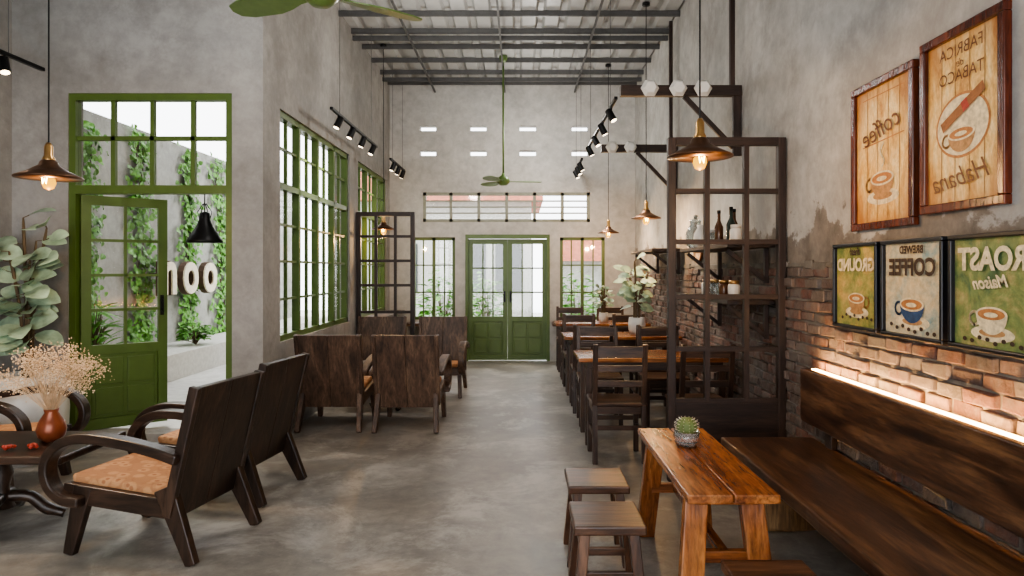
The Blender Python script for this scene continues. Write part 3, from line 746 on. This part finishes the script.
# ------------------------------------------------------------------ track lights
def track(label, x, y0, y1, z, n, aimx, litn=0):
    t = thing('track_light', label, 'track light', (x,(y0+y1)/2,z), 0, 'black track lights'); L = (y1-y0)/2
    MB().box(-.016,.016,-L,L,0,.028).build('rail', BLACK, t, bevel=.003)
    for s_ in (-.7,.7): MB().tube([(0,s_*L,.028),(0,s_*L,H+.05-z)], .003, 5).build('suspension_rod', STEEL, t)
    for i in range(n):
        yy_ = -L + 2*L*(i+.5)/n; d = Vector((aimx, random.uniform(-.3,.1), -1)).normalized(); p = Vector((0,yy_,-.08))
        m = MB(); m.tube([(0,yy_,0),(0,yy_,-.05)], .010, 8); m.tube([p-d*.075, p-d*.065, p+d*.055], [.024,.034,.037], 14)
        h = m.build('spotlight_head', BLACK, t)
        MB().tube([p+d*.0555, p+d*.058], .030, 14).build('lens', SPOTE, h)
        if i < litn:
            l = bpy.data.lights.new('spot', 'SPOT'); l.energy = 75; l.color = (1,.86,.70); l.spot_size = R(72); l.spot_blend = .9; l.shadow_soft_size = .06
            lo = bpy.data.objects.new('spot_beam', l); COL.objects.link(lo); lo.location = Vector((x,(y0+y1)/2,z)) + p + d*.1
            lo.rotation_euler = d.to_track_quat('-Z','Y').to_euler()
    return t
track('black track light above the first row of left windows', -1.88, 6.8, 8.95, 3.1, 4, -.4, 2)
track('black track light above the far left window', -1.88, 9.9, 11.1, 3.1, 3, -.4, 1)
track('black track light above the dining tables', .90, 6.4, 9.1, 3.1, 4, .5, 4)
track('black track light above the far right window', .90, 9.9, 11.1, 3.1, 3, .5, 2)
track('black track light at far left above the pale-leaved plant', -3.84, 3.0, 5.5, 3.1, 3, .3, 3)

# ------------------------------------------------------------------ posters
def artbg(name, c1, c2, c3, sc=4, stretch=(1,1,1), rx=None):
    m, nt, bs = newmat(name); v = objvec(nt, stretch); a = noise(nt, v, sc, 7, .7, .5); b = noise(nt, v, sc*6, 7, .75)
    c = ramp(nt, a, [(.36,c1),(.5,c2),(.64,c3)]); c = mix(nt, .7, c, ramp(nt, b, [(.32,(.5,.45,.4)),(.6,(1,1,1))]), 'MULTIPLY')
    if rx:   # printed darker, toasted border of the board
        tc = N(nt, 'ShaderNodeTexCoord'); mp = N(nt, 'ShaderNodeMapping'); mp.inputs['Scale'].default_value = (1/rx[0], 1/rx[1], 0)
        nt.links.new(tc.outputs['Object'], mp.inputs['Vector']); ln = N(nt, 'ShaderNodeVectorMath', operation='LENGTH'); nt.links.new(mp.outputs[0], ln.inputs[0])
        e = ramp(nt, ln.outputs['Value'], [(.62,(0,0,0)),(1.0,(.75,.75,.75))]); c = mix(nt, e, c, (.36,.13,.03))
    nt.links.new(c, bs.inputs['Base Color']); bs.inputs['Roughness'].default_value = .5; return m
def flat(name, c): return plain(name, c, .6, var=.3, sc=40)
A_BR = flat('ink_brown', (.16,.06,.02)); A_OR = flat('ink_orange', (.45,.19,.06)); A_BL = flat('ink_blue', (.03,.07,.16)); A_CR = flat('ink_cream', (.74,.62,.40))
A_RD = flat('ink_red', (.40,.05,.03)); A_GR = flat('ink_green', (.05,.12,.05)); A_TN = flat('ink_tan', (.44,.24,.10)); A_CG = flat('cigar_brown', (.30,.12,.04))
A_DK = flat('ink_umber', (.055,.03,.018)); A_LN = flat('plank_gap', (.34,.17,.06))
MIR = True
def poster(label, yc, zc, w, h, fw, fmat, bg, xw, group):
    t = thing('framed_poster', label, 'poster', (0,0,0), 0, group)
    t.matrix_world = Matrix(((0,0,-1,xw),(-1,0,0,yc),(0,1,0,zc),(0,0,0,1)))
    m = MB(); a, b_ = w/2, h/2
    m.box(-a,a,b_-fw,b_,0,.035); m.box(-a,a,-b_,-b_+fw,0,.035); m.box(-a,-a+fw,-b_+fw,b_-fw,0,.035); m.box(a-fw,a,-b_+fw,b_-fw,0,.035)
    m.build('frame', fmat, t, bevel=.005)
    MB().box(-a+fw,a-fw,-b_+fw,b_-fw,.002,.014).build('picture', bg, t)
    return t
def layer(t, name, mb, mat, k_):
    mb.xf(Matrix.Translation((0,0,.0152+.0009*k_))); return mb.build(name, mat, t)
def cup(t, cx, cy, s, cm, saucer=True, hs=-1, beans=False):
    if saucer: layer(t, 'saucer', MB().ell(cx, cy-s*.62, s*1.25, s*.32), A_CR, 0); layer(t, 'saucer_shadow', MB().ell(cx, cy-s*.58, s*.75, s*.16), A_TN, 1)
    m = MB(); pts = [(cx+hs*s*1.02+hs*s*.28*math.cos(R(a)), cy-.05*s+s*.27*math.sin(R(a))) for a in range(-100,281,20)]; layer(t, 'cup_handle', m.stroke(pts, s*.12), cm, 2)
    pts = [(cx-s*.9,cy+s*.15)] + [(cx+s*.9*math.cos(R(a)), cy+s*.15+s*.8*math.sin(R(a))) for a in range(180,361,12)]
    layer(t, 'cup_body', MB().poly(pts), cm, 3)
    layer(t, 'cup_rim', MB().ell(cx, cy+s*.15, s*.9, s*.3), A_CR, 4); layer(t, 'coffee', MB().ell(cx, cy+s*.15, s*.78, s*.22), A_OR, 5)
    layer(t, 'foam', MB().ell(cx, cy+s*.13, s*.4, s*.1), A_CR, 6)
    if beans:
        for q in range(8): layer(t, 'coffee_bean', MB().ell(cx+(-1.6+3.2*q/7)*s, cy-s*random.uniform(.78,1.0), s*.13, s*.09, n=12), A_DK, 3)
def words(t, s_, size, x, y, mat, rot=0, shear=0, k_=7, off=.0, sx=1):
    M = Matrix.Translation((x,y,0)) @ Matrix.Rotation(R(rot),4,'Z') @ Matrix.Diagonal((sx,1,1,1))
    vs, fs = text(s_, size, M, mirror=MIR, shear=shear, off=off); layer(t, 'lettering', MB().add(vs, fs), mat, k_)
def planks(t, w, h, n):
    for i in range(1, n): layer(t, 'plank_line', MB().stroke([(-w/2+w*i/n,-h/2),(-w/2+w*i/n+.004,h/2)], .005), A_LN, .2)
gold = artbg('aged_gold_paper', (.60,.30,.07), (.88,.57,.20), (.97,.77,.40), 4, (3,1,1), rx=(.33,.45))
RF = woods('red_frame', (.055,.011,.005), (.12,.026,.010), (.20,.05,.019), .2)
G1 = 'large gold posters'; G2 = 'small square coffee posters'
t = poster('large gold poster with a coffee cup under the word coffee, red-brown frame', 3.55, 2.11, .61, .79, .040, RF['y'], gold, XR, G1)
planks(t, .52, .70, 5)
words(t, 'coffee', .15, 0, .13, A_BR, 12, .35); cup(t, .0, -.15, .125, A_TN)
layer(t, 'steam', MB().stroke([(0+.02*math.sin(i*.9), -.07+i*.015) for i in range(9)], .012), A_CR, 2)
for L_ in ([(-.2,.31),(.2,.31)], [(-.2,.055),(.2,.075)]): layer(t, 'ruled_line', MB().stroke(L_, .006), A_OR, 1)
t = poster('large gold poster with a cigar over a cup reading FABRICA de TABACO Habana', 2.912, 2.15, .56, .79, .040, RF['y'], gold, XR, G1)
planks(t, .47, .70, 5)
words(t, 'FABRICA', .074, 0, .295, A_BR, 0, 0); words(t, 'de', .05, 0, .238, A_BR, 0, .3); words(t, 'TABACO', .074, 0, .185, A_BR, 0)
words(t, 'Habana', .125, 0, -.25, A_BR, 6, .4)
m = MB().ell(0,-.03,.18,.14); layer(t, 'ring_outer', m, A_OR, 0); layer(t, 'ring_inner', MB().ell(0,-.03,.168,.128), A_CR, 1); cup(t, 0, -.08, .10, A_TN, False)
m = MB(); m.stroke([(-.12,-.02),(.14,.10)], .045); layer(t, 'cigar', m, A_CG, 7); layer(t, 'cigar_band', MB().stroke([(.02,.044),(.04,.053)], .048), A_RD, 8)
KF = plain('black_frame', (.008,.008,.011), .35); xb = XR-.032
t = poster('small green poster reading GROUND with a tan cup, left of the three', 3.765, 1.41, .49, .475, .020, KF, artbg('green_paper', (.09,.17,.05), (.34,.34,.10), (.62,.42,.14), 5), xb, G2)
words(t, 'GROUND', .094, 0, .115, A_CR, 0, off=.004); words(t, 'fresh', .055, 0, .19, A_DK, 0, .4, off=.002); cup(t, .01, -.08, .10, A_TN, True, 1, True)
t = poster('small poster reading COFFEE with a dark blue cup, middle of the three', 3.225, 1.41, .51, .475, .020, KF, artbg('sky_paper', (.25,.38,.38), (.62,.56,.40), (.78,.62,.36), 5), xb, G2)
words(t, 'COFFEE', .110, 0, .10, A_DK, 0, off=.004); words(t, 'BREWED', .05, 0, .185, A_DK, 0, off=.002); cup(t, 0, -.09, .11, A_BL, True, -1, True)
t = poster('small green poster reading ROAST with a cream cup, cut by the right frame edge', 2.68, 1.41, .50, .475, .020, KF, artbg('olive_paper', (.08,.16,.07), (.24,.30,.10), (.52,.40,.18), 5), xb, G2)
words(t, 'ROAST', .125, 0, .13, A_CR, 0, off=.005); words(t, 'Maison', .07, 0, .04, A_CR, 4, .4, off=.002); cup(t, 0, -.1, .10, A_CR, True, -1, True)

# ------------------------------------------------------------------ lights
SC.view_settings.look = 'AgX - Medium High Contrast'
w = bpy.data.worlds.new('World'); SC.world = w; w.use_nodes = True
bg = w.node_tree.nodes['Background']; bg.inputs['Color'].default_value = (.95,.97,1,1); bg.inputs['Strength'].default_value = 5.6
def area(name, loc, rot, sx, sy, e, c=(1,1,1)):
    l = bpy.data.lights.new(name, 'AREA'); l.shape = 'RECTANGLE'; l.size = sx; l.size_y = sy; l.energy = e; l.color = c
    o = bpy.data.objects.new(name, l); COL.objects.link(o); o.location = loc; o.rotation_euler = rot; return o
area('led_light', (1.83,2.6,.895), (0,R(180+25),0), .02, 3.3, 24, (1,.55,.22))
for x_, y_, z_ in ((-.6,7.6,3.4),(.3,10.0,3.4),(-1.2,4.6,3.5)):  # added fill points without fixtures, brightening the middle of the room
    l = bpy.data.lights.new('fill_light', 'POINT'); l.energy = 50; l.color = (1,.96,.90); l.shadow_soft_size = .15
    lo = bpy.data.objects.new('fill_light', l); COL.objects.link(lo); lo.location = (x_,y_,z_)
s_ = bpy.data.lights.new('sun', 'SUN'); s_.energy = 3; s_.angle = R(12); s_.color = (1,.95,.86); so = bpy.data.objects.new('sun', s_); COL.objects.link(so); so.rotation_euler = (R(-35),R(-30),0)

# ------------------------------------------------------------------ camera
cam = bpy.data.cameras.new('Camera'); co = bpy.data.objects.new('Camera', cam); COL.objects.link(co); SC.camera = co
co.location = (0,0,1.5); co.rotation_euler = (R(90),0,0); cam.sensor_width = 36; cam.lens = 24.0; cam.shift_x = -8/1024; cam.shift_y = -18/1024; cam.clip_start = .05
